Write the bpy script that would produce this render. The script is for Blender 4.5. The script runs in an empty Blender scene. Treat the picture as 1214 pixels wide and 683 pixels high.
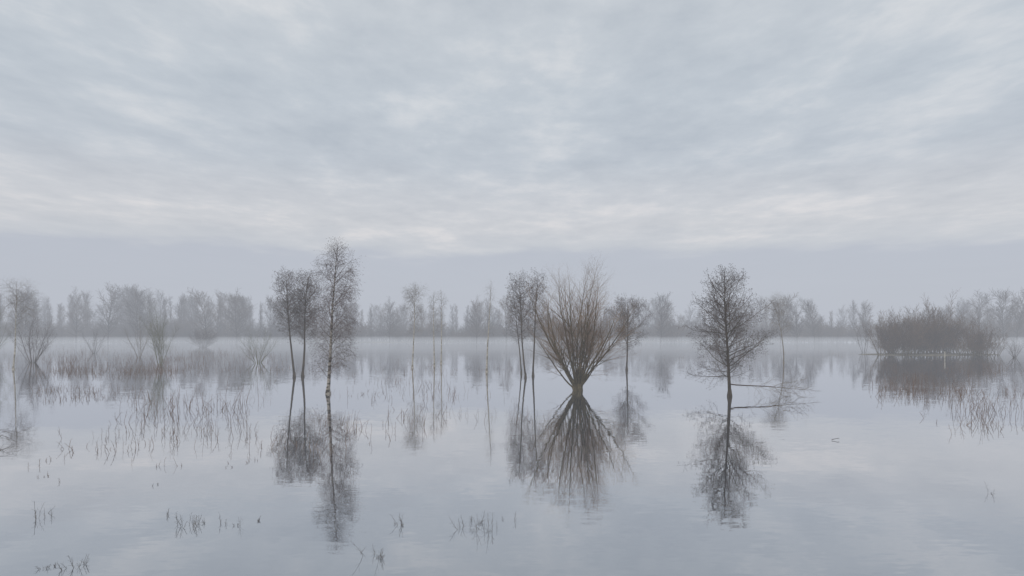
import bpy, math, random
import numpy as np

scene = bpy.context.scene
F = 809.3      # focal length of the 24 mm camera in photo pixels
HZ = 394.0     # horizon row
CAMH = 5.0

def srgb(r, g, b):
    def c(v):
        v /= 255.0
        return v/12.92 if v <= 0.04045 else ((v+0.055)/1.055)**2.4
    return (c(r), c(g), c(b), 1.0)

def spot(bear, row):
    """ground position on the water surface from surveyed bearing / depression"""
    d = CAMH*F/(row-HZ)
    return ((bear-607)/F*d, d)

# ------------------------------------------------------------------ materials
def new_mat(name):
    m = bpy.data.materials.new(name); m.use_nodes = True
    nt = m.node_tree; nt.nodes.clear()
    out = nt.nodes.new('ShaderNodeOutputMaterial')
    return m, nt, out

def bark_mat(name, c1, c2, scale=(6, 6, 1.5), rough=0.9, lo=0.35, hi=0.65):
    m, nt, out = new_mat(name)
    N = nt.nodes; L = nt.links
    tc = N.new('ShaderNodeTexCoord'); mp = N.new('ShaderNodeMapping')
    mp.inputs['Scale'].default_value = scale
    nz = N.new('ShaderNodeTexNoise'); nz.inputs['Scale'].default_value = 1.0
    nz.inputs['Detail'].default_value = 4
    cr = N.new('ShaderNodeValToRGB')
    cr.color_ramp.elements[0].position = lo; cr.color_ramp.elements[0].color = (*c1, 1)
    cr.color_ramp.elements[1].position = hi; cr.color_ramp.elements[1].color = (*c2, 1)
    b = N.new('ShaderNodeBsdfPrincipled'); b.inputs['Roughness'].default_value = rough
    b.inputs['Specular IOR Level'].default_value = 0.2
    L.new(tc.outputs['Object'], mp.inputs['Vector']); L.new(mp.outputs[0], nz.inputs['Vector'])
    L.new(nz.outputs[0], cr.inputs[0]); L.new(cr.outputs[0], b.inputs['Base Color'])
    L.new(b.outputs[0], out.inputs['Surface'])
    return m

M_alder = bark_mat('alder_bark', (0.044, 0.034, 0.024), (0.125, 0.098, 0.066))
M_alder_tw = bark_mat('alder_twig', (0.064, 0.043, 0.032), (0.135, 0.093, 0.067), (1, 1, 1))
M_willow = bark_mat('willow_bark', (0.065, 0.052, 0.028), (0.18, 0.145, 0.08))
M_willow_tw = bark_mat('willow_twig', (0.155, 0.096, 0.052), (0.31, 0.205, 0.118), (0.7, 0.7, 0.7))
M_birch = bark_mat('birch_bark', (0.055, 0.045, 0.038), (0.42, 0.38, 0.32), (3, 3, 5), lo=0.42, hi=0.56)
M_birch_tw = bark_mat('birch_twig', (0.085, 0.055, 0.046), (0.165, 0.112, 0.093), (1, 1, 1))
M_pale = bark_mat('pale_birch_bark', (0.25, 0.22, 0.17), (0.62, 0.57, 0.47), (3, 3, 4))
M_pale_tw = bark_mat('pale_twig', (0.14, 0.11, 0.08), (0.26, 0.215, 0.155), (1, 1, 1))
M_moss = bark_mat('lichen_twig', (0.11, 0.11, 0.055), (0.22, 0.21, 0.12), (1, 1, 1))
M_far = bark_mat('distant_bark', (0.045, 0.036, 0.028), (0.09, 0.073, 0.056), (0.1, 0.1, 0.1))
M_far2 = bark_mat('distant_twig', (0.05, 0.037, 0.028), (0.16, 0.115, 0.08), (0.04, 0.04, 0.04))
M_thick = bark_mat('thicket_twig', (0.09, 0.058, 0.034), (0.20, 0.132, 0.078), (0.3, 0.3, 0.3))
M_weed = bark_mat('dead_weed_stem', (0.115, 0.064, 0.042), (0.25, 0.158, 0.10), (2, 2, 2))
M_weed2 = bark_mat('dead_weed_stem_dark', (0.06, 0.044, 0.034), (0.13, 0.098, 0.07), (2, 2, 2))

# ------------------------------------------------------------------ mesh from tapered segments
def seg_arrays(S, thick=0.025):
    S = np.asarray(S, dtype=np.float64).reshape(-1, 8)
    out = []
    fat = np.maximum(S[:, 6], S[:, 7]) > thick
    for mask, k in ((~fat, 3), (fat, 8)):
        A = S[mask]
        if len(A) == 0: continue
        p0 = A[:, 0:3]; p1 = A[:, 3:6]
        ax = p1-p0; ln = np.linalg.norm(ax, axis=1, keepdims=True)+1e-9; ax = ax/ln
        if k == 8:
            p1 = p1+ax*np.minimum(A[:, 7:8]*0.4, ln*0.2)
        ref = np.tile(np.array([[0.0, 1.0, 0.0]]), (len(A), 1))
        ref[np.abs(ax[:, 1]) > 0.85] = (1, 0, 0)
        u = np.cross(ax, ref); u /= np.linalg.norm(u, axis=1, keepdims=True)+1e-9
        v = np.cross(ax, u)
        a = np.arange(k)*2*math.pi/k
        ring = u[:, None, :]*np.cos(a)[None, :, None]+v[:, None, :]*np.sin(a)[None, :, None]
        V0 = p0[:, None, :]+ring*A[:, 6][:, None, None]
        V1 = p1[:, None, :]+ring*A[:, 7][:, None, None]
        V = np.concatenate([V0, V1], axis=1).reshape(-1, 3)
        base = (np.arange(len(A))*2*k)[:, None]
        i = np.arange(k); j = (i+1) % k
        q = np.stack([i, j, j+k, i+k], axis=1)
        Q = (base[:, :, None]+q[None]).reshape(-1, 4)
        out.append((V, Q, k == 8))
    return out

def diamonds(C, r):
    C = np.asarray(C, dtype=np.float64).reshape(-1, 3)
    o = np.array([[r, 0, 0], [0, r, 0], [-r, 0, 0], [0, -r, 0], [0, 0, r*1.5], [0, 0, -r*1.5]])
    V = (C[:, None, :]+o[None]).reshape(-1, 3)
    q = np.array([[0, 4, 2, 5], [1, 4, 3, 5], [0, 1, 2, 3]])
    Q = ((np.arange(len(C))*6)[:, None, None]+q[None]).reshape(-1, 4)
    return V, Q

def make_mesh(name, chunks, mats):
    Vs = []; Qs = []; Ms = []; off = 0
    for V, Q, mi in chunks:
        Vs.append(V); Qs.append(Q+off); Ms.append(np.full(len(Q), mi, dtype=np.int32)); off += len(V)
    V = np.concatenate(Vs).astype(np.float32); Q = np.concatenate(Qs).astype(np.int32); Mi = np.concatenate(Ms)
    me = bpy.data.meshes.new(name)
    me.vertices.add(len(V)); me.vertices.foreach_set('co', V.ravel())
    me.loops.add(len(Q)*4); me.loops.foreach_set('vertex_index', Q.ravel())
    me.polygons.add(len(Q)); me.polygons.foreach_set('loop_start', np.arange(len(Q), dtype=np.int32)*4)
    for m in mats: me.materials.append(m)
    me.polygons.foreach_set('material_index', Mi)
    me.update(calc_edges=True)
    me.polygons.foreach_set('use_smooth', np.ones(len(Q), dtype=bool))
    return me

def add_obj(name, me, loc=(0, 0, 0)):
    o = bpy.data.objects.new(name, me); o.location = loc
    scene.collection.objects.link(o); return o

NSEG = 0
def tree_object(name, T, loc, mats, cone_r=0.0, thick=0.025):
    global NSEG
    NSEG += len(T['s'])
    ch = [(V, Q, 0 if fat else 1) for V, Q, fat in seg_arrays(T['s'], thick)]
    if cone_r and T['c']:
        V, Q = diamonds(T['c'], cone_r); ch.append((V, Q, 1))
    return add_obj(name, make_mesh(name, ch, mats), (loc[0], loc[1], 0))

# ------------------------------------------------------------------ branching
def norm(v):
    l = math.sqrt(v[0]*v[0]+v[1]*v[1]+v[2]*v[2])+1e-9
    return (v[0]/l, v[1]/l, v[2]/l)

def tilt(d, ang, az):
    ref = (0, 0, 1) if abs(d[2]) < 0.9 else (1, 0, 0)
    u = norm((d[1]*ref[2]-d[2]*ref[1], d[2]*ref[0]-d[0]*ref[2], d[0]*ref[1]-d[1]*ref[0]))
    v = (d[1]*u[2]-d[2]*u[1], d[2]*u[0]-d[0]*u[2], d[0]*u[1]-d[1]*u[0])
    s = math.sin(ang); c = math.cos(ang); ca = math.cos(az)*s; sa = math.sin(az)*s
    return (d[0]*c+u[0]*ca+v[0]*sa, d[1]*c+u[1]*ca+v[1]*sa, d[2]*c+u[2]*ca+v[2]*sa)

def grow(T, R, p, d, L, r, lvl, P):
    q = P[lvl]; n = q['n']; st = L/n; w = q['w']; t = q['t']; tip = q.get('tip', 0.3)
    pts = [p]; dirs = [d]; rad = [r]
    S = T['s']; g = R.gauss
    for i in range(n):
        d = norm((d[0]+g(0, w), d[1]+g(0, w), d[2]+g(0, w)+t))
        p1 = (p[0]+d[0]*st, p[1]+d[1]*st, p[2]+d[2]*st)
        if p1[2] < 0.03 and lvl > 0:
            p1 = (p1[0], p1[1], 0.03)
        r1 = r*(1-(i+1)/n*(1-tip))
        S.append((*p, *p1, rad[-1], r1))
        p = p1; pts.append(p); dirs.append(d); rad.append(r1)
    if q.get('cone') and R.random() < q['cone']:
        T['c'].append(p)
    if lvl+1 < len(P):
        nc = q['dens']*L*R.uniform(0.85, 1.15); nc = int(nc)+(1 if R.random() < nc-int(nc) else 0)
        az = R.uniform(0, 6.28); s = q['s']
        for c in range(nc):
            f = s+(0.99-s)*(c+R.random())/max(nc, 1)
            k = min(int(f*n), n-1); u = f*n-k
            a, b = pts[k], pts[k+1]
            pp = (a[0]+(b[0]-a[0])*u, a[1]+(b[1]-a[1])*u, a[2]+(b[2]-a[2])*u)
            az += 2.4+R.uniform(-.5, .5)
            ang = q['ang'](f)*R.uniform(0.8, 1.2)
            cl = q['len'](f, L)*R.uniform(*q.get('lr', (0.65, 1.25)))
            if cl < 0.03: continue
            rr = min(rad[k+1]*0.75, q['cr']*cl+q.get('c0', 0.002))
            grow(T, R, pp, tilt(dirs[k+1], ang, az), cl, rr, lvl+1, P)

def T0(): return {'s': [], 'c': []}
rad = math.radians

def flare(T, r, h=0.5):
    T['s'].append((0, 0, -0.6, 0, 0, h*0.2, r*1.9, r*1.45)); T['s'].append((0, 0, h*0.2, 0, 0, h, r*1.45, r*1.0))

# --- alder -----------------------------------------------------------------
def alder(seed, H, cw, s=0.12, lean=(0, 0), tr=0.13, prof=None, dens=6.5, k=1.0):
    R = random.Random(seed); T = T0()
    prof = prof or (lambda f: (math.sin(min(1, (1-f)*1.15+0.04)*math.pi*0.5)**0.9))
    P = [dict(n=16, w=0.018, t=0.03, tip=0.12, dens=dens, s=s, ang=lambda f: rad(80-36*f), len=lambda f, L: cw*prof((f-s)/(1-s))+0.12, cr=0.009, c0=0.005, lr=(0.5, 1.2)),
         dict(n=8, w=0.10, t=0.045, tip=0.25, dens=5.5*k, s=0.22, ang=lambda f: rad(50), len=lambda f, L: 0.18+0.36*L*(1-f*0.7), cr=0.006, c0=0.003),
         dict(n=4, w=0.14, t=0.04, tip=0.5, dens=7.5*k, s=0.2, ang=lambda f: rad(45), len=lambda f, L: 0.12+0.3*L*(1-f*0.5), cr=0.004, c0=0.003, cone=0.55),
         dict(n=2, w=0.15, t=0.03, tip=0.6, cone=0.6)]
    flare(T, tr)
    grow(T, R, (0, 0, 0.2), norm((lean[0], lean[1], 1)), H-0.2, tr, 0, P)
    return T

AL = [M_alder, M_alder_tw]
d1 = spot(865, 470)
T = alder(11, 9.9, 3.6, s=0.12, lean=(-0.02, 0), tr=0.14, dens=7.8, k=1.12,
          prof=lambda f: (0.85+0.45*f if f < 0.3 else 0.92*(1-((f-0.3)/0.7)**1.7)+0.08))
tree_object('alder_tree', T, d1, AL, 0.023)

# two-stemmed alder beside the birch
top = lambda f: 0.25+0.75*math.sin(min(1, max(0, f))**0.8*math.pi*0.93)
p = spot(351, 447)
T = alder(21, 11.4, 2.7, s=0.36, lean=(-0.14, 0.02), tr=0.13, prof=top, dens=8.5)
tree_object('alder_tree', T, (p[0]-0.2, p[1]), AL, 0.028)
T = alder(22, 11.3, 2.6, s=0.30, lean=(0.06, 0.05), tr=0.14, prof=top, dens=8.5)
tree_object('alder_tree', T, (p[0]+0.5, p[1]+0.8), AL, 0.028)
# alders left of the willow
p = spot(623, 448)
T = alder(31, 11.0, 2.3, s=0.33, lean=(-0.14, 0), tr=0.10, prof=top, dens=7)
tree_object('alder_tree', T, p, AL, 0.026)
p = spot(632, 446)
T = alder(32, 11.6, 2.1, s=0.33, lean=(0.0, 0.02), tr=0.11, prof=top, dens=6.5)
tree_object('alder_tree', T, p, AL, 0.025)
p = spot(618, 443)
T = alder(33, 10.2, 1.9, s=0.3, lean=(-0.05, 0.05), tr=0.08, prof=top, dens=5.5)
tree_object('alder_tree', T, p, AL, 0.025)
p = spot(743, 439)
T = alder(41, 9.0, 3.3, s=0.2, lean=(0.03, 0), tr=0.12, prof=top, dens=9)
tree_object('alder_tree', T, p, AL, 0.028)

# --- birch -----------------------------------------------------------------
def birch(seed, H, cw, s=0.12, lean=(0, 0), tr=0.14, dens=6, k=1.0, prof=None, droop=-0.16, cr=0.009, tw=0.003, w0=0.03, t0=0.03):
    R = random.Random(seed); T = T0()
    prof = prof or (lambda f: 0.55+0.45*math.sin(f*math.pi) if f < 0.5 else 1.0*(1-((f-0.5)/0.5)**2)+0.12)
    P = [dict(n=18, w=w0, t=t0, tip=0.1, dens=dens, s=s, ang=lambda f: rad(62-25*f), len=lambda f, L: cw*prof((f-s)/(1-s)), cr=cr, c0=0.006, lr=(0.35, 1.35)),
         dict(n=8, w=0.09, t=0.02, tip=0.2, dens=6.0*k, s=0.25, ang=lambda f: rad(50), len=lambda f, L: 0.35+0.32*L*(1-f*0.5), cr=0.005, c0=tw),
         dict(n=5, w=0.11, t=droop, tip=0.5, dens=7.5*k, s=0.15, ang=lambda f: rad(38), len=lambda f, L: 0.15+0.35*L, cr=0.003, c0=tw, cone=0.3),
         dict(n=3, w=0.1, t=droop*1.2, tip=0.6, cone=0.45)]
    flare(T, tr)
    grow(T, R, (0, 0, 0.2), norm((lean[0], lean[1], 1)), H-0.2, tr, 0, P)
    return T
BI = [M_birch, M_birch_tw]
p = spot(389, 467)
T = birch(5, 12.1, 2.8, s=0.08, lean=(0.095, 0), tr=0.15, dens=7.2, k=1.22, tw=0.003, w0=0.012, t0=0.0,
          prof=lambda f: (0.65+0.6*f if f < 0.5 else 0.95-1.6*(f-0.5)**1.3))
tree_object('birch_tree', T, p, BI, 0.021, thick=0.03)
# slim pale birches further out
for (bx, row, topr, cw, lean, sd, s, dn) in [(489, 436, 337, 2.2, 0.03, 51, 0.38, 4.2), (515, 434, 346, 1.4, -0.02, 52, 0.4, 3.4), (523, 431, 344, 1.3, 0.04, 53, 0.4, 3),
                                      (577, 441, 333, 1.2, 0.02, 56, 0.35, 3.4), (16, 438, 333, 2.5, 0.03, 55, 0.35, 4)]:
    p = spot(bx, row); H = (row-topr)/F*p[1]
    T = birch(sd, H, cw, s=s, lean=(lean, 0), tr=0.11, dens=dn, k=0.9, cr=0.008, w0=0.014, tw=0.005)
    tree_object('birch_tree', T, p, [M_pale, M_pale_tw], 0.0, thick=0.035)

# --- willow ------------------------------------------------------------------
def willow(seed, H, n, spread, base=0.45, bd=4.2, r0=0.09, k=1.0, s=0.22, up=0.02, zb=0.7, short=0.26, wig=0.035, pw=0.5, tl=0.9, tip=0.12, ca=38, n2=6):
    R = random.Random(seed); T = T0()
    P = [dict(n=12, w=wig, t=up, tip=tip, dens=bd, s=s, ang=lambda f: rad(ca-10*f), len=lambda f, L: tl+0.13*L*(1-f*0.75), cr=0.005, c0=0.003),
         dict(n=n2, w=0.08, t=0.05, tip=0.3, dens=5.0*k, s=0.15, ang=lambda f: rad(32), len=lambda f, L: 0.3+0.25*L, cr=0.003, c0=0.0026),
         dict(n=3, w=0.08, t=0.04, tip=0.5)]
    for i in range(n):
        a = i*2.399+R.uniform(-.3, .3); f = ((i+0.5)/n)**pw
        th = spread*f*R.uniform(0.8, 1.12)
        d = (math.sin(th)*math.cos(a), math.sin(th)*math.sin(a), math.cos(th))
        L = H*(1-short*f**2)*R.uniform(0.82, 1.04)
        pb = (base*f*math.cos(a), base*f*math.sin(a), zb*R.uniform(0.6, 1.1))
        rr = r0*R.uniform(0.6, 1.25)
        T['s'].append((pb[0]*0.35, pb[1]*0.35, -0.5, *pb, rr*1.5, rr*1.05))
        grow(T, R, pb, d, L, rr, 0, P)
    return T
# the big willow: stems from a low stool, outer ones arching up and out, filled with fine rods
def big_willow(seed):
    R = random.Random(seed); T = T0()
    P = [dict(n=14, w=0.06, t=0.04, tip=0.06, dens=2.3, s=0.15, ang=lambda f: rad(44-16*f), len=lambda f, L: 0.9+0.34*L*(1-f)**0.8, cr=0.0075, c0=0.004, lr=(0.5, 1.3)),
         dict(n=9, w=0.08, t=0.035, tip=0.15, dens=3.9, s=0.12, ang=lambda f: rad(34), len=lambda f, L: 0.45+0.25*L*(1-0.5*f), cr=0.0035, c0=0.003),
         dict(n=5, w=0.08, t=0.03, tip=0.4, dens=3.6, s=0.15, ang=lambda f: rad(30), len=lambda f, L: 0.2+0.3*L, cr=0.002, c0=0.0026),
         dict(n=2, w=0.08, t=0.0, tip=0.6)]
    n = 26
    for i in range(n):
        a = i*2.399+R.uniform(-.5, .5); f = ((i+0.5)/n)**0.6
        th = rad(49)*f*R.uniform(0.7, 1.12)
        d = (math.sin(th)*math.cos(a), math.sin(th)*math.sin(a), math.cos(th))
        L = 12.2*(1-0.46*f**1.8)*R.uniform(0.78, 1.04)
        pb = (0.45*f*math.cos(a), 0.45*f*math.sin(a), 0.5*R.uniform(0.4, 1.2)); rr = R.uniform(0.04, 0.10)
        T['s'].append((pb[0]*0.35, pb[1]*0.35, -0.5, *pb, rr*1.6, rr*1.05))
        grow(T, R, pb, d, L, rr, 0, P)
    T['s'].append((0, 0, -0.6, 0, 0, 0.4, 0.5, 0.4)); T['s'].append((0, 0, 0.4, 0, 0, 0.65, 0.4, 0.2))
    return T
tree_object('willow_tree', big_willow(7), spot(685, 463), [M_willow, M_willow_tw], 0.0, thick=0.022)

# --- shrubs & smaller trees -----------------------------------------------------
def place_shrub(name, bx, row, topr, halfw, n, seed, mats, bd=3.0, k=0.8, r0=0.04, s=0.15):
    p = spot(bx, row); H = (row-topr)/F*p[1]; hw = halfw/F*p[1]
    T = willow(seed, H, n, math.atan2(hw, H*0.6), base=hw*0.2, bd=bd, r0=r0, k=k, s=s, up=0.03, zb=0.2, short=0.35, wig=0.07)
    return tree_object(name, T, p, mats, 0.0, thick=0.03)
place_shrub('willow_shrub', 39, 430, 364, 24, 14, 61, AL, bd=4.6)
place_shrub('willow_shrub', 306, 430, 386, 26, 13, 62, [M_moss, M_moss], bd=3.4, k=0.9)
place_shrub('willow_shrub', 190, 433, 356, 15, 9, 63, [M_moss, M_moss], bd=4.6, k=1.0)
place_shrub('willow_shrub', 165, 424, 370, 13, 8, 64, [M_pale_tw, M_pale_tw], bd=2.6)
place_shrub('willow_shrub', 1203, 424, 403, 10, 10, 65, AL, bd=4)
place_shrub('willow_shrub', 1024, 418, 368, 13, 7, 66, [M_far, M_far2], bd=2.4)
T = birch(68, 11, 2.8, s=0.33, lean=(0.02, 0), tr=0.10, dens=4.6, k=0.9, cr=0.007, tw=0.005)
tree_object('birch_tree', T, spot(929, 430), [M_pale_tw, M_pale_tw], 0, thick=0.03)
place_shrub('willow_shrub', 112, 419, 384, 16, 10, 69, [M_far, M_far2], bd=2)
place_shrub('willow_shrub', -12, 428, 352, 20, 12, 70, [M_moss, M_moss], bd=2.8)
place_shrub('hawthorn_bush', 241, 412, 386, 24, 48, 71, [M_far2, M_far2], bd=6, k=1.1)

# thicket on the right: one mass on a low bank
R = random.Random(90); S = []
c = spot(1112, 421)
for i in range(62):
    u = R.uniform(-1, 1); x = u*13.0; y = R.uniform(-4.5, 4.5)
    H = (13.2-3.8*abs(u+0.1)**2.2)*R.uniform(0.62, 1.0)*(0.88+0.14*math.sin(u*9+1))
    if u > 0.6: H *= 0.66
    T = willow(900+i, H, 7, rad(32), base=0.6, bd=2.2, r0=0.045, k=0.7, s=0.05, zb=0.2, up=0.03, wig=0.07, ca=40)
    a = np.array(T['s']); a[:, [0, 3]] += x; a[:, [1, 4]] += y
    a[:, 6:8] = np.maximum(a[:, 6:8], 0.012)
    S.append(a)
T = {'s': np.concatenate(S), 'c': []}
tree_object('willow_thicket', T, (c[0], c[1]+2), [M_willow, M_thick], 0, thick=0.035)

# --- distant tree line (one object) ----------------------------------------------
def far_tree(seed, kind):
    R = random.Random(seed); T = T0()
    if kind == 0:
        P = [dict(n=8, w=0.02, t=0.02, tip=0.1, dens=54, s=0.08, ang=lambda f: rad(34), len=lambda f, L: 0.25*(1-0.7*f)+0.03, cr=0.012, c0=0.0015, lr=(.6, 1.2)),
             dict(n=4, w=0.09, t=0.06, tip=0.3, dens=50, s=0.15, ang=lambda f: rad(36), len=lambda f, L: 0.36*L*(1-.4*f)+0.02, cr=0.01, c0=0.0012),
             dict(n=2, w=0.1, t=0.04, tip=0.5)]
    else:
        P = [dict(n=8, w=0.05, t=0.02, tip=0.1, dens=44, s=0.14, ang=lambda f: rad(58-30*f), len=lambda f, L: 0.34*math.sin((0.25+0.75*(1-f))*math.pi*0.75)+0.04, cr=0.014, c0=0.0015, lr=(.5, 1.2)),
             dict(n=5, w=0.12, t=0.05, tip=0.3, dens=50, s=0.2, ang=lambda f: rad(42), len=lambda f, L: 0.34*L*(1-.4*f)+0.02, cr=0.01, c0=0.0012),
             dict(n=2, w=0.1, t=0.03, tip=0.5)]
    grow(T, R, (0, 0, 0), (0, 0, 1), 1.0, 0.012, 0, P)
    a = np.array(T['s'])
    a[:, 6:8] = np.maximum(a[:, 6:8], 0.0020)
    return a
temps = [far_tree(200+i, i % 2) for i in range(12)]
def far_shrub(seed):
    R = random.Random(seed); T = T0()
    P = [dict(n=6, w=0.1, t=0.03, tip=0.3, dens=16, s=0.05, ang=lambda f: rad(38), len=lambda f, L: 0.3, cr=0.02, c0=0.003),
         dict(n=3, w=0.15, t=0.04, tip=0.4, dens=11, s=0.2, ang=lambda f: rad(40), len=lambda f, L: 0.14, cr=0.02, c0=0.003),
         dict(n=2, w=0.1, t=0.0, tip=0.4)]
    for i in range(10):
        grow(T, R, (R.uniform(-.4, .4), R.uniform(-.4, .4), 0), tilt((0, 0, 1), R.uniform(0, .7), R.uniform(0, 6.28)), R.uniform(.55, 1), 0.015, 0, P)
    a = np.array(T['s']); a[:, 6:8] = np.maximum(a[:, 6:8], 0.006); return a
stemps = [far_shrub(300+i) for i in range(5)]

px_ = [-250, 0, 60, 120, 170, 200, 250, 300, 340, 400, 440, 480, 530, 560, 600, 640, 700, 750, 783, 800, 840, 880, 925, 945, 965, 990, 1020, 1040, 1080, 1140, 1180, 1214, 1450]
tp_ = [352, 353, 356, 349, 351, 355, 351, 356, 362, 362, 361, 365, 368, 364, 359, 364, 370, 370, 357, 366, 370, 362, 356, 372, 359, 374, 364, 380, 366, 356, 349, 350, 350]
def inst(a, x, y, H, wid, rot):
    b = a.copy(); ca, sa = math.cos(rot), math.sin(rot)
    for i in (0, 3):
        X = a[:, i]*ca-a[:, i+1]*sa; Y = a[:, i]*sa+a[:, i+1]*ca
        b[:, i] = X*H*wid+x; b[:, i+1] = Y*H*wid+y; b[:, i+2] = a[:, i+2]*H+0.2
    b[:, 6:8] = a[:, 6:8]*H
    return b
R = random.Random(4); S = []
bear = -230.0; clump = 1.0
while bear < 1440:
    d = R.uniform(325, 440)
    if R.random() < 0.25: clump = R.choice([1.03, 1.0, 0.92, 0.8, 0.68])
    t = np.interp(bear, px_, tp_)
    H = 5+(HZ-t)/F*d
    H *= clump*R.uniform(0.86, 1.05)
    S.append(inst(temps[R.randrange(12)], (bear-607)/F*d, d, H, R.uniform(0.7, 1.3), R.uniform(0, 6.28)))
    bear += R.choice([2, 3, 5, 8, 12]) if not (800 < bear < 1040) else R.uniform(4, 15)
for bx, tp in [(783, 357), (925, 356), (966, 360), (1028, 366), (945, 366), (600, 360), (565, 362), (462, 363), (1190, 351), (30, 352), (128, 349), (163, 353), (245, 352), (1160, 356), (1205, 350), (90, 354), (280, 355)]:
    d = R.uniform(280, 310); H = 5+(HZ-tp)/F*d
    S.append(inst(temps[R.choice([1, 3, 5, 7, 9, 11])], (bx-607)/F*d, d, H, 1.05, R.uniform(0, 6.28)))
a = np.concatenate(S)
tree_object('distant_treeline', {'s': a, 'c': []}, (0, 0), [M_far, M_far2], 0, thick=0.08)
S = []; bear = -250.0
while bear < 1450:
    d = R.uniform(322, 420); H = R.uniform(4, 11)
    S.append(inst(stemps[R.randrange(5)], (bear-607)/F*d, d, H, R.uniform(0.9, 1.7), R.uniform(0, 6.28)))
    bear += R.uniform(1.5, 4.5)
tree_object('distant_hedgerow', {'s': np.concatenate(S), 'c': []}, (0, 0), [M_far, M_far2], 0, thick=0.08)

# --- dead weeds standing in the flood water ------------------------------------------
def weed_stem(T, R, x, y, h, r, bend=0.25, side=3):
    P = [dict(n=4, w=0.11, t=-0.02, tip=0.4, dens=side/max(h, 0.1), s=0.3, ang=lambda f: rad(40), len=lambda f, L: 0.30*L*(1.1-f*0.6), cr=0.008, c0=r*0.4),
         dict(n=2, w=0.16, t=0.04, tip=0.5)]
    a = R.uniform(0, 6.28); b = abs(R.gauss(0, bend))
    grow(T, R, (x, y, -0.15), norm((math.cos(a)*b, math.sin(a)*b, 1)), h+0.15, r, 0, P)

def weeds(bx0, bx1, r0, r1, clumps, per, hpx, seed, mat=None, spread=0.5, bend=0.30, rr=0.008, side=3, name='dead_weeds'):
    R = random.Random(seed); T = T0()
    cx, cy = spot((bx0+bx1)/2, (r0+r1)/2)
    for i in range(clumps):
        x, y = spot(R.uniform(bx0, bx1), R.uniform(r0, r1))
        h0 = hpx/F*y*R.uniform(0.4, 1.1); sp = spread*R.uniform(0.4, 1.8)
        for j in range(max(1, int(per*R.choice([0.2, 0.4, 0.7, 1.0, 1.5])))):
            h = h0*(R.random()**0.8*0.9+0.2)
            weed_stem(T, R, x+R.gauss(0, sp)-cx, y+R.gauss(0, sp)-cy, h, rr*R.uniform(0.5, 1.25), bend, side)
    return tree_object(name, T, (cx, cy), [mat or M_weed]*2, 0, thick=0.05)

weeds(60, 330, 414, 442, 150, 14, 9, 1, spread=1.7, rr=0.015)
weeds(60, 210, 437, 447, 50, 13, 10, 111, spread=1.2, rr=0.014)
weeds(-60, 70, 415, 440, 30, 9, 9, 101, spread=1.6, rr=0.014)
weeds(55, 190, 460, 474, 24, 12, 10, 2, spread=0.8, rr=0.012)
weeds(170, 285, 474, 504, 24, 9, 29, 3, spread=0.8, rr=0.012)
weeds(155, 300, 502, 532, 15, 7, 22, 4, spread=0.5, rr=0.009)
weeds(70, 150, 505, 545, 8, 4, 14, 5, rr=0.009)
weeds(40, 350, 540, 575, 10, 3, 12, 55, spread=0.2, rr=0.007)
weeds(290, 350, 455, 545, 11, 5, 18, 6, rr=0.009)
weeds(355, 445, 495, 545, 15, 7, 22, 7, rr=0.009)
weeds(425, 560, 452, 474, 24, 9, 13, 8, spread=0.9, rr=0.012)
weeds(425, 600, 428, 446, 24, 8, 8, 9, spread=1.4, rr=0.012)
weeds(470, 560, 478, 515, 12, 6, 21, 10, spread=0.6, rr=0.010)
weeds(560, 650, 470, 512, 8, 5, 14, 11, spread=0.6, rr=0.009)
weeds(1052, 1150, 448, 474, 36, 10, 16, 12, spread=1.0, rr=0.013)
weeds(1130, 1250, 466, 508, 30, 10, 24, 13, spread=0.8, rr=0.011)
weeds(1060, 1240, 436, 450, 24, 8, 8, 14, spread=1.2, rr=0.013)
weeds(780, 1040, 418, 428, 12, 6, 5, 15, spread=1.8, rr=0.010)
# foreground sprigs
for i, (bx, row, per, hp, sp, bend) in enumerate([(47, 612, 9, 24, 0.16, 0.5), (228, 622, 9, 25, 0.12, 0.3), (266, 622, 2, 17, 0.05, 0.1), (284, 624, 3, 20, 0.05, 0.3), (304, 618, 2, 10, 0.05, 0.5),
        (560, 622, 13, 34, 0.20, 0.8), (578, 630, 12, 32, 0.18, 0.9), (604, 616, 4, 14, 0.08, 0.3), (478, 622, 4, 28, 0.06, 0.7), (452, 660, 8, 24, 0.14, 0.7), (440, 655, 4, 32, 0.08, 0.3),
        (58, 674, 8, 15, 0.10, 0.4), (94, 672, 7, 22, 0.09, 0.3), (1176, 586, 2, 16, 0.03, 0.15), (186, 575, 3, 10, 0.15, 0.3),
        (198, 612, 2, 8, 0.1, 0.3), (415, 560, 4, 14, 0.2, 0.4)]):
    weeds(bx-2, bx+2, row-2, row+2, 2, per*0.75, hp, 500+i, mat=M_weed2, spread=sp, bend=bend, rr=0.0055, side=4)

# arching bramble at left margin
R = random.Random(77); T = T0()
P = [dict(n=9, w=0.05, t=-0.20, tip=0.4, dens=3.5, s=0.2, ang=lambda f: rad(45), len=lambda f, L: 0.35, cr=0.01, c0=0.004), dict(n=3, w=0.1, t=0.05, tip=0.4)]
for i in range(12):
    grow(T, R, (R.uniform(-1.2, 0.3), R.uniform(-.5, .5), 0), norm((R.uniform(0.1, 0.9), R.uniform(-.3, .3), 1)), R.uniform(1.0, 2.1), 0.010, 0, P)
p = spot(-14, 526); tree_object('bramble_bush', T, p, [M_weed2, M_weed2], 0, thick=0.05)

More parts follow.
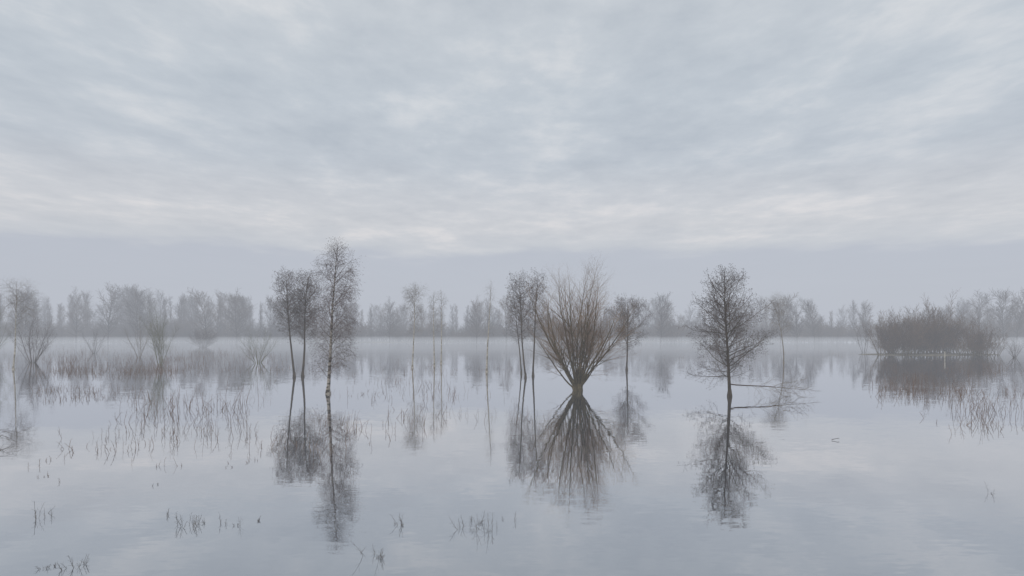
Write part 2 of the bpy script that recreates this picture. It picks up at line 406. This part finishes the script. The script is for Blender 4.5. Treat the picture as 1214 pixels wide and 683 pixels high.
# broken limb hanging from the alder's trunk and trailing in the water
R = random.Random(19); T = T0()
P = [dict(n=16, w=0.035, t=0.001, tip=0.12, dens=3.6, s=0.14, ang=lambda f: rad(42), len=lambda f, L: 2.0*math.sin(min(1, f+0.02)*math.pi)**1.3+0.15, cr=0.005, c0=0.004),
     dict(n=7, w=0.14, t=0.0, tip=0.3, dens=5, s=0.2, ang=lambda f: rad(40), len=lambda f, L: 0.3+0.25*L, cr=0.004, c0=0.003),
     dict(n=3, w=0.12, t=0.02, tip=0.5, dens=4, s=0.2, ang=lambda f: rad(38), len=lambda f, L: 0.2, cr=0.006, c0=0.003),
     dict(n=2, w=0.1, t=0.0, tip=0.5)]
grow(T, R, (0.08, 0, 0.95), norm((1, 0.08, -0.085)), 7.0, 0.05, 0, P)
tree_object('fallen_branch', T, d1, [M_alder_tw, M_pale_tw], 0, thick=0.03)
# drifting twig
T = T0(); P = [dict(n=4, w=0.1, t=0.0, tip=0.4, dens=6, s=0.2, ang=lambda f: rad(40), len=lambda f, L: 0.12, cr=0.02, c0=0.004), dict(n=2, w=0.1, t=0.03, tip=0.5)]
grow(T, R, (0, 0, 0.03), norm((1, 0.1, 0.12)), 0.35, 0.018, 0, P)
tree_object('floating_twig', T, spot(986, 522), [M_weed2, M_weed2], 0, thick=0.05)
# marker post by the thicket
T = T0(); T['s'] = [(0, 0, -1, 0.03, 0, 1.5, 0.09, 0.08), (0.03, 0, 1.5, 0.03, 0, 1.56, 0.08, 0.02)]
tree_object('wooden_post', T, spot(1120, 427), [M_pale, M_pale], 0, thick=0.01)

# ------------------------------------------------------------------ water
def sheet(name, x0, x1, y0, y1, z, mat):
    me = bpy.data.meshes.new(name)
    me.from_pydata([(x0, y0, z), (x1, y0, z), (x1, y1, z), (x0, y1, z)], [], [(0, 1, 2, 3)])
    me.materials.append(mat); return add_obj(name, me)

m, nt, out = new_mat('flood_water'); N = nt.nodes; L = nt.links
geo = N.new('ShaderNodeNewGeometry')
def noise(scale_vec, detail, rough=0.5):
    mp = N.new('ShaderNodeMapping'); mp.inputs['Scale'].default_value = scale_vec
    nz = N.new('ShaderNodeTexNoise'); nz.inputs['Scale'].default_value = 1; nz.inputs['Detail'].default_value = detail; nz.inputs['Roughness'].default_value = rough
    L.new(geo.outputs['Position'], mp.inputs['Vector']); L.new(mp.outputs[0], nz.inputs['Vector']); return nz
def vm(op, a, b):
    n = N.new('ShaderNodeVectorMath'); n.operation = op
    for i, s in enumerate((a, b)):
        if s is None: continue
        if isinstance(s, tuple): n.inputs[i].default_value = s
        else: L.new(s, n.inputs[i])
    return n.outputs[0]
n1 = noise((1.8, 5.0, 1), 3); n2 = noise((0.25, 0.8, 1), 2)
patch = noise((0.02, 0.09, 1), 3)
mr = N.new('ShaderNodeMapRange'); mr.inputs['From Min'].default_value = 0.42; mr.inputs['From Max'].default_value = 0.62
mr.inputs['To Min'].default_value = 0.4; mr.inputs['To Max'].default_value = 2.2
L.new(patch.outputs[0], mr.inputs[0])
a = vm('SUBTRACT', n1.outputs[1], (0.5, 0.5, 0.5)); a = vm('MULTIPLY', a, (0.012, 0.024, 0))
sc = N.new('ShaderNodeVectorMath'); sc.operation = 'SCALE'; L.new(a, sc.inputs[0]); L.new(mr.outputs[0], sc.inputs['Scale'])
b = vm('SUBTRACT', n2.outputs[1], (0.5, 0.5, 0.5)); b = vm('MULTIPLY', b, (0.006, 0.011, 0))
s_ = vm('ADD', sc.outputs[0], b); s_ = vm('ADD', s_, (0, 0, 1)); nrm = vm('NORMALIZE', s_, None)
gl = N.new('ShaderNodeBsdfGlossy'); gl.inputs['Roughness'].default_value = 0.015; gl.inputs['Color'].default_value = (0.97, 0.97, 0.985, 1)
df = N.new('ShaderNodeBsdfDiffuse'); df.inputs['Color'].default_value = (0.06, 0.078, 0.10, 1)
lw = N.new('ShaderNodeLayerWeight'); lw.inputs['Blend'].default_value = 0.5
pw = N.new('ShaderNodeMath'); pw.operation = 'POWER'; pw.inputs[1].default_value = 1.4; L.new(lw.outputs['Facing'], pw.inputs[0])
mx = N.new('ShaderNodeMixShader')
L.new(nrm, gl.inputs['Normal'])
L.new(pw.outputs[0], mx.inputs[0]); L.new(df.outputs[0], mx.inputs[1]); L.new(gl.outputs[0], mx.inputs[2])
L.new(mx.outputs[0], out.inputs['Surface'])
sheet('flood_water', -1500, 1500, -300, 450, 0, m)

M_ground = bark_mat('winter_pasture', (0.10, 0.10, 0.065), (0.2, 0.18, 0.12), (0.05, 0.05, 1))
R = random.Random(12); vs = []; xs = np.linspace(-1500, 1500, 240)
for x in xs:
    y = 345+14*math.sin(x*0.011)+8*math.sin(x*0.037+1)+4*math.sin(x*0.11)
    vs += [(x, y, -0.05), (x, y+6, 0.2), (x, 2600, 0.35)]
fs = []
for i in range(len(xs)-1):
    for k in range(2):
        a0 = i*3+k; fs.append((a0, a0+3, a0+4, a0+1))
me = bpy.data.meshes.new('ground'); me.from_pydata(vs, [], fs); me.materials.append(M_ground); add_obj('ground', me)
# low bank under thicket
M_bank = bark_mat('reed_bank', (0.16, 0.14, 0.10), (0.30, 0.27, 0.20), (0.8, 0.8, 1))
vs = [(0, 0, 0.3)]; fs = []; n = 72
for ring, (k, z) in enumerate(((0.6, 0.25), (0.9, 0.10), (1.0, -0.06))):
    for i in range(n):
        a = i*2*math.pi/n; w = k*(1+0.07*math.sin(3*a+1)+0.05*math.sin(7*a)+0.03*math.sin(13*a))
        vs.append((15.5*w*math.cos(a), 5.5*w*math.sin(a), z))
for i in range(n):
    j = (i+1) % n; fs.append((0, 1+i, 1+j))
    for r_ in range(2):
        o = 1+r_*n; fs.append((o+i, o+n+i, o+n+j, o+j))
me = bpy.data.meshes.new('mud_bank'); me.from_pydata(vs, [], fs); me.materials.append(M_bank); add_obj('mud_bank', me, (c[0]-0.5, c[1]+3, 0))

# ------------------------------------------------------------------ mist volumes
def mist(name, x0, x1, y0, y1, z0, z1, dens, col):
    m, nt, out = new_mat(name); N = nt.nodes; L = nt.links
    ab = N.new('ShaderNodeVolumeAbsorption'); ab.inputs['Color'].default_value = (0, 0, 0, 1); ab.inputs['Density'].default_value = dens
    em = N.new('ShaderNodeEmission'); em.inputs['Color'].default_value = col; em.inputs['Strength'].default_value = dens  # even glow added to the mist, standing in for light it would scatter
    ad = N.new('ShaderNodeAddShader'); L.new(ab.outputs[0], ad.inputs[0]); L.new(em.outputs[0], ad.inputs[1]); L.new(ad.outputs[0], out.inputs['Volume'])
    vs = [(x, y, z) for x in (x0, x1) for y in (y0, y1) for z in (z0, z1)]
    fs = [(0, 1, 3, 2), (4, 6, 7, 5), (0, 4, 5, 1), (2, 3, 7, 6), (0, 2, 6, 4), (1, 5, 7, 3)]
    me = bpy.data.meshes.new(name); me.from_pydata(vs, [], fs); me.materials.append(m); add_obj(name, me)
mist('mist', -1400, 1400, -200, 2500, -1.5, 32, 0.0018, srgb(186, 191, 201))
mist('ground_mist', -1380, 1380, 150, 900, -1.0, 3.0, 0.0036, srgb(194, 199, 207))

# ------------------------------------------------------------------ sky
w = bpy.data.worlds.new('World'); scene.world = w; w.use_nodes = True
nt = w.node_tree; nt.nodes.clear(); N = nt.nodes; L = nt.links
out = N.new('ShaderNodeOutputWorld'); bg = N.new('ShaderNodeBackground'); bg.inputs['Strength'].default_value = 1.0
L.new(bg.outputs[0], out.inputs[0])
tc = N.new('ShaderNodeTexCoord'); sep = N.new('ShaderNodeSeparateXYZ'); L.new(tc.outputs['Generated'], sep.inputs[0])
def mt(op, a, b=None, c=None, clamp=False):
    n = N.new('ShaderNodeMath'); n.operation = op; n.use_clamp = clamp
    for i, s in enumerate((a, b, c)):
        if s is None: continue
        if isinstance(s, (int, float)): n.inputs[i].default_value = s
        else: L.new(s, n.inputs[i])
    return n.outputs[0]
z = mt('MAXIMUM', sep.outputs[2], 0.0)
zz = mt('ADD', z, 0.34)
u = mt('DIVIDE', sep.outputs[0], zz); v = mt('DIVIDE', 1.0, mt('ADD', z, 0.16))
cmb = N.new('ShaderNodeCombineXYZ'); L.new(u, cmb.inputs[0]); L.new(v, cmb.inputs[1]); L.new(mt('MULTIPLY', sep.outputs[1], 0.8), cmb.inputs[2])
def cn(scale, rot, detail, rough=0.5, dist=0.0, off=(0, 0, 0)):
    mp = N.new('ShaderNodeMapping'); mp.inputs['Scale'].default_value = scale; mp.inputs['Rotation'].default_value = (0, 0, rot); mp.inputs['Location'].default_value = off
    nz = N.new('ShaderNodeTexNoise'); nz.inputs['Scale'].default_value = 1; nz.inputs['Detail'].default_value = detail
    nz.inputs['Roughness'].default_value = rough; nz.inputs['Distortion'].default_value = dist
    L.new(cmb.outputs[0], mp.inputs['Vector']); L.new(mp.outputs[0], nz.inputs['Vector']); return nz.outputs[0]
rolls = cn((6.0, 4.6, 1), rad(-5), 4, 0.5, 0.1)
broad = cn((2.2, 1.9, 1), rad(8), 3, 0.5, 0.15, (3, 1, 0))
fine = cn((17.0, 14.0, 1), rad(-6), 4, 0.6, 0.1, (7, 2, 0))
e = mt('ADD', z, mt('MULTIPLY', mt('SUBTRACT', broad, 0.5), 0.035))
e = mt('ADD', e, mt('MULTIPLY', mt('SUBTRACT', rolls, 0.5), 0.03))
cr = N.new('ShaderNodeValToRGB'); L.new(e, cr.inputs[0]); el = cr.color_ramp.elements
stops = [(0.0, (187, 192, 202)), (0.108, (188, 193, 204)), (0.120, (204, 207, 212)), (0.15, (212, 213, 216)), (0.19, (206, 209, 214)), (0.235, (195, 202, 210)), (0.32, (195, 203, 211)), (0.45, (202, 208, 214)), (0.75, (212, 215, 219))]
el[0].position = stops[0][0]; el[0].color = srgb(*stops[0][1]); el[1].position = stops[-1][0]; el[1].color = srgb(*stops[-1][1])
for p_, c_ in stops[1:-1]:
    x = el.new(p_); x.color = srgb(*c_)
fade = N.new('ShaderNodeMapRange'); fade.interpolation_type = 'SMOOTHSTEP'; L.new(e, fade.inputs[0])
fade.inputs['From Min'].default_value = 0.10; fade.inputs['From Max'].default_value = 0.15; fade.inputs['To Min'].default_value = 0.10; fade.inputs['To Max'].default_value = 1.0
mod = mt('ADD', mt('MULTIPLY', mt('SUBTRACT', rolls, 0.5), 0.42), mt('MULTIPLY', mt('SUBTRACT', broad, 0.5), 0.32))
mod = mt('ADD', mod, mt('MULTIPLY', mt('SUBTRACT', fine, 0.5), 0.24))
mod = mt('MULTIPLY', mod, fade.outputs[0])
hi = mt('MAXIMUM', mt('SUBTRACT', mod, 0.02), 0.0)
comb = N.new('ShaderNodeCombineXYZ')
L.new(mt('ADD', 1.0, mt('ADD', mt('MULTIPLY', mod, 1.02), mt('MULTIPLY', hi, 0.9))), comb.inputs[0])
L.new(mt('ADD', 1.0, mt('ADD', mt('MULTIPLY', mod, 0.90), mt('MULTIPLY', hi, 0.55))), comb.inputs[1])
L.new(mt('ADD', 1.0, mt('ADD', mt('MULTIPLY', mod, 0.75), mt('MULTIPLY', hi, 0.3))), comb.inputs[2])
vmul = N.new('ShaderNodeVectorMath'); vmul.operation = 'MULTIPLY'; L.new(cr.outputs[0], vmul.inputs[0]); L.new(comb.outputs[0], vmul.inputs[1])
sky = N.new('ShaderNodeTexSky'); sky.sky_type = 'NISHITA'; sky.sun_disc = False
sky.sun_elevation = rad(28); sky.sun_rotation = rad(215)
ssc = N.new('ShaderNodeVectorMath'); ssc.operation = 'SCALE'; L.new(sky.outputs[0], ssc.inputs[0]); ssc.inputs['Scale'].default_value = 0.10
mixc = N.new('ShaderNodeMix'); mixc.data_type = 'RGBA'; mixc.inputs[0].default_value = 0.96
L.new(ssc.outputs[0], mixc.inputs[6]); L.new(vmul.outputs[0], mixc.inputs[7]); L.new(mixc.outputs[2], bg.inputs[0])

sl = bpy.data.lights.new('sun', 'SUN'); sl.energy = 0.7; sl.angle = rad(25); sl.color = (1, 0.94, 0.85)
so = bpy.data.objects.new('sun', sl); scene.collection.objects.link(so)
from mathutils import Vector
sd = Vector((math.sin(rad(215))*math.cos(rad(28)), math.cos(rad(215))*math.cos(rad(28)), math.sin(rad(28))))
so.rotation_euler = sd.to_track_quat('Z', 'Y').to_euler()

cd = bpy.data.cameras.new('camera'); cam = bpy.data.objects.new('camera', cd); scene.collection.objects.link(cam)
cd.lens = 24; cd.sensor_width = 36; cd.clip_end = 6000; cd.clip_start = 0.1
cam.location = (0, 0, CAMH); cam.rotation_euler = (rad(90), 0, 0); cd.shift_y = (HZ-341.5)/1214
scene.camera = cam
scene.view_settings.view_transform = 'Standard'; scene.view_settings.look = 'None'; scene.view_settings.exposure = 0
print('SEGMENTS', NSEG)
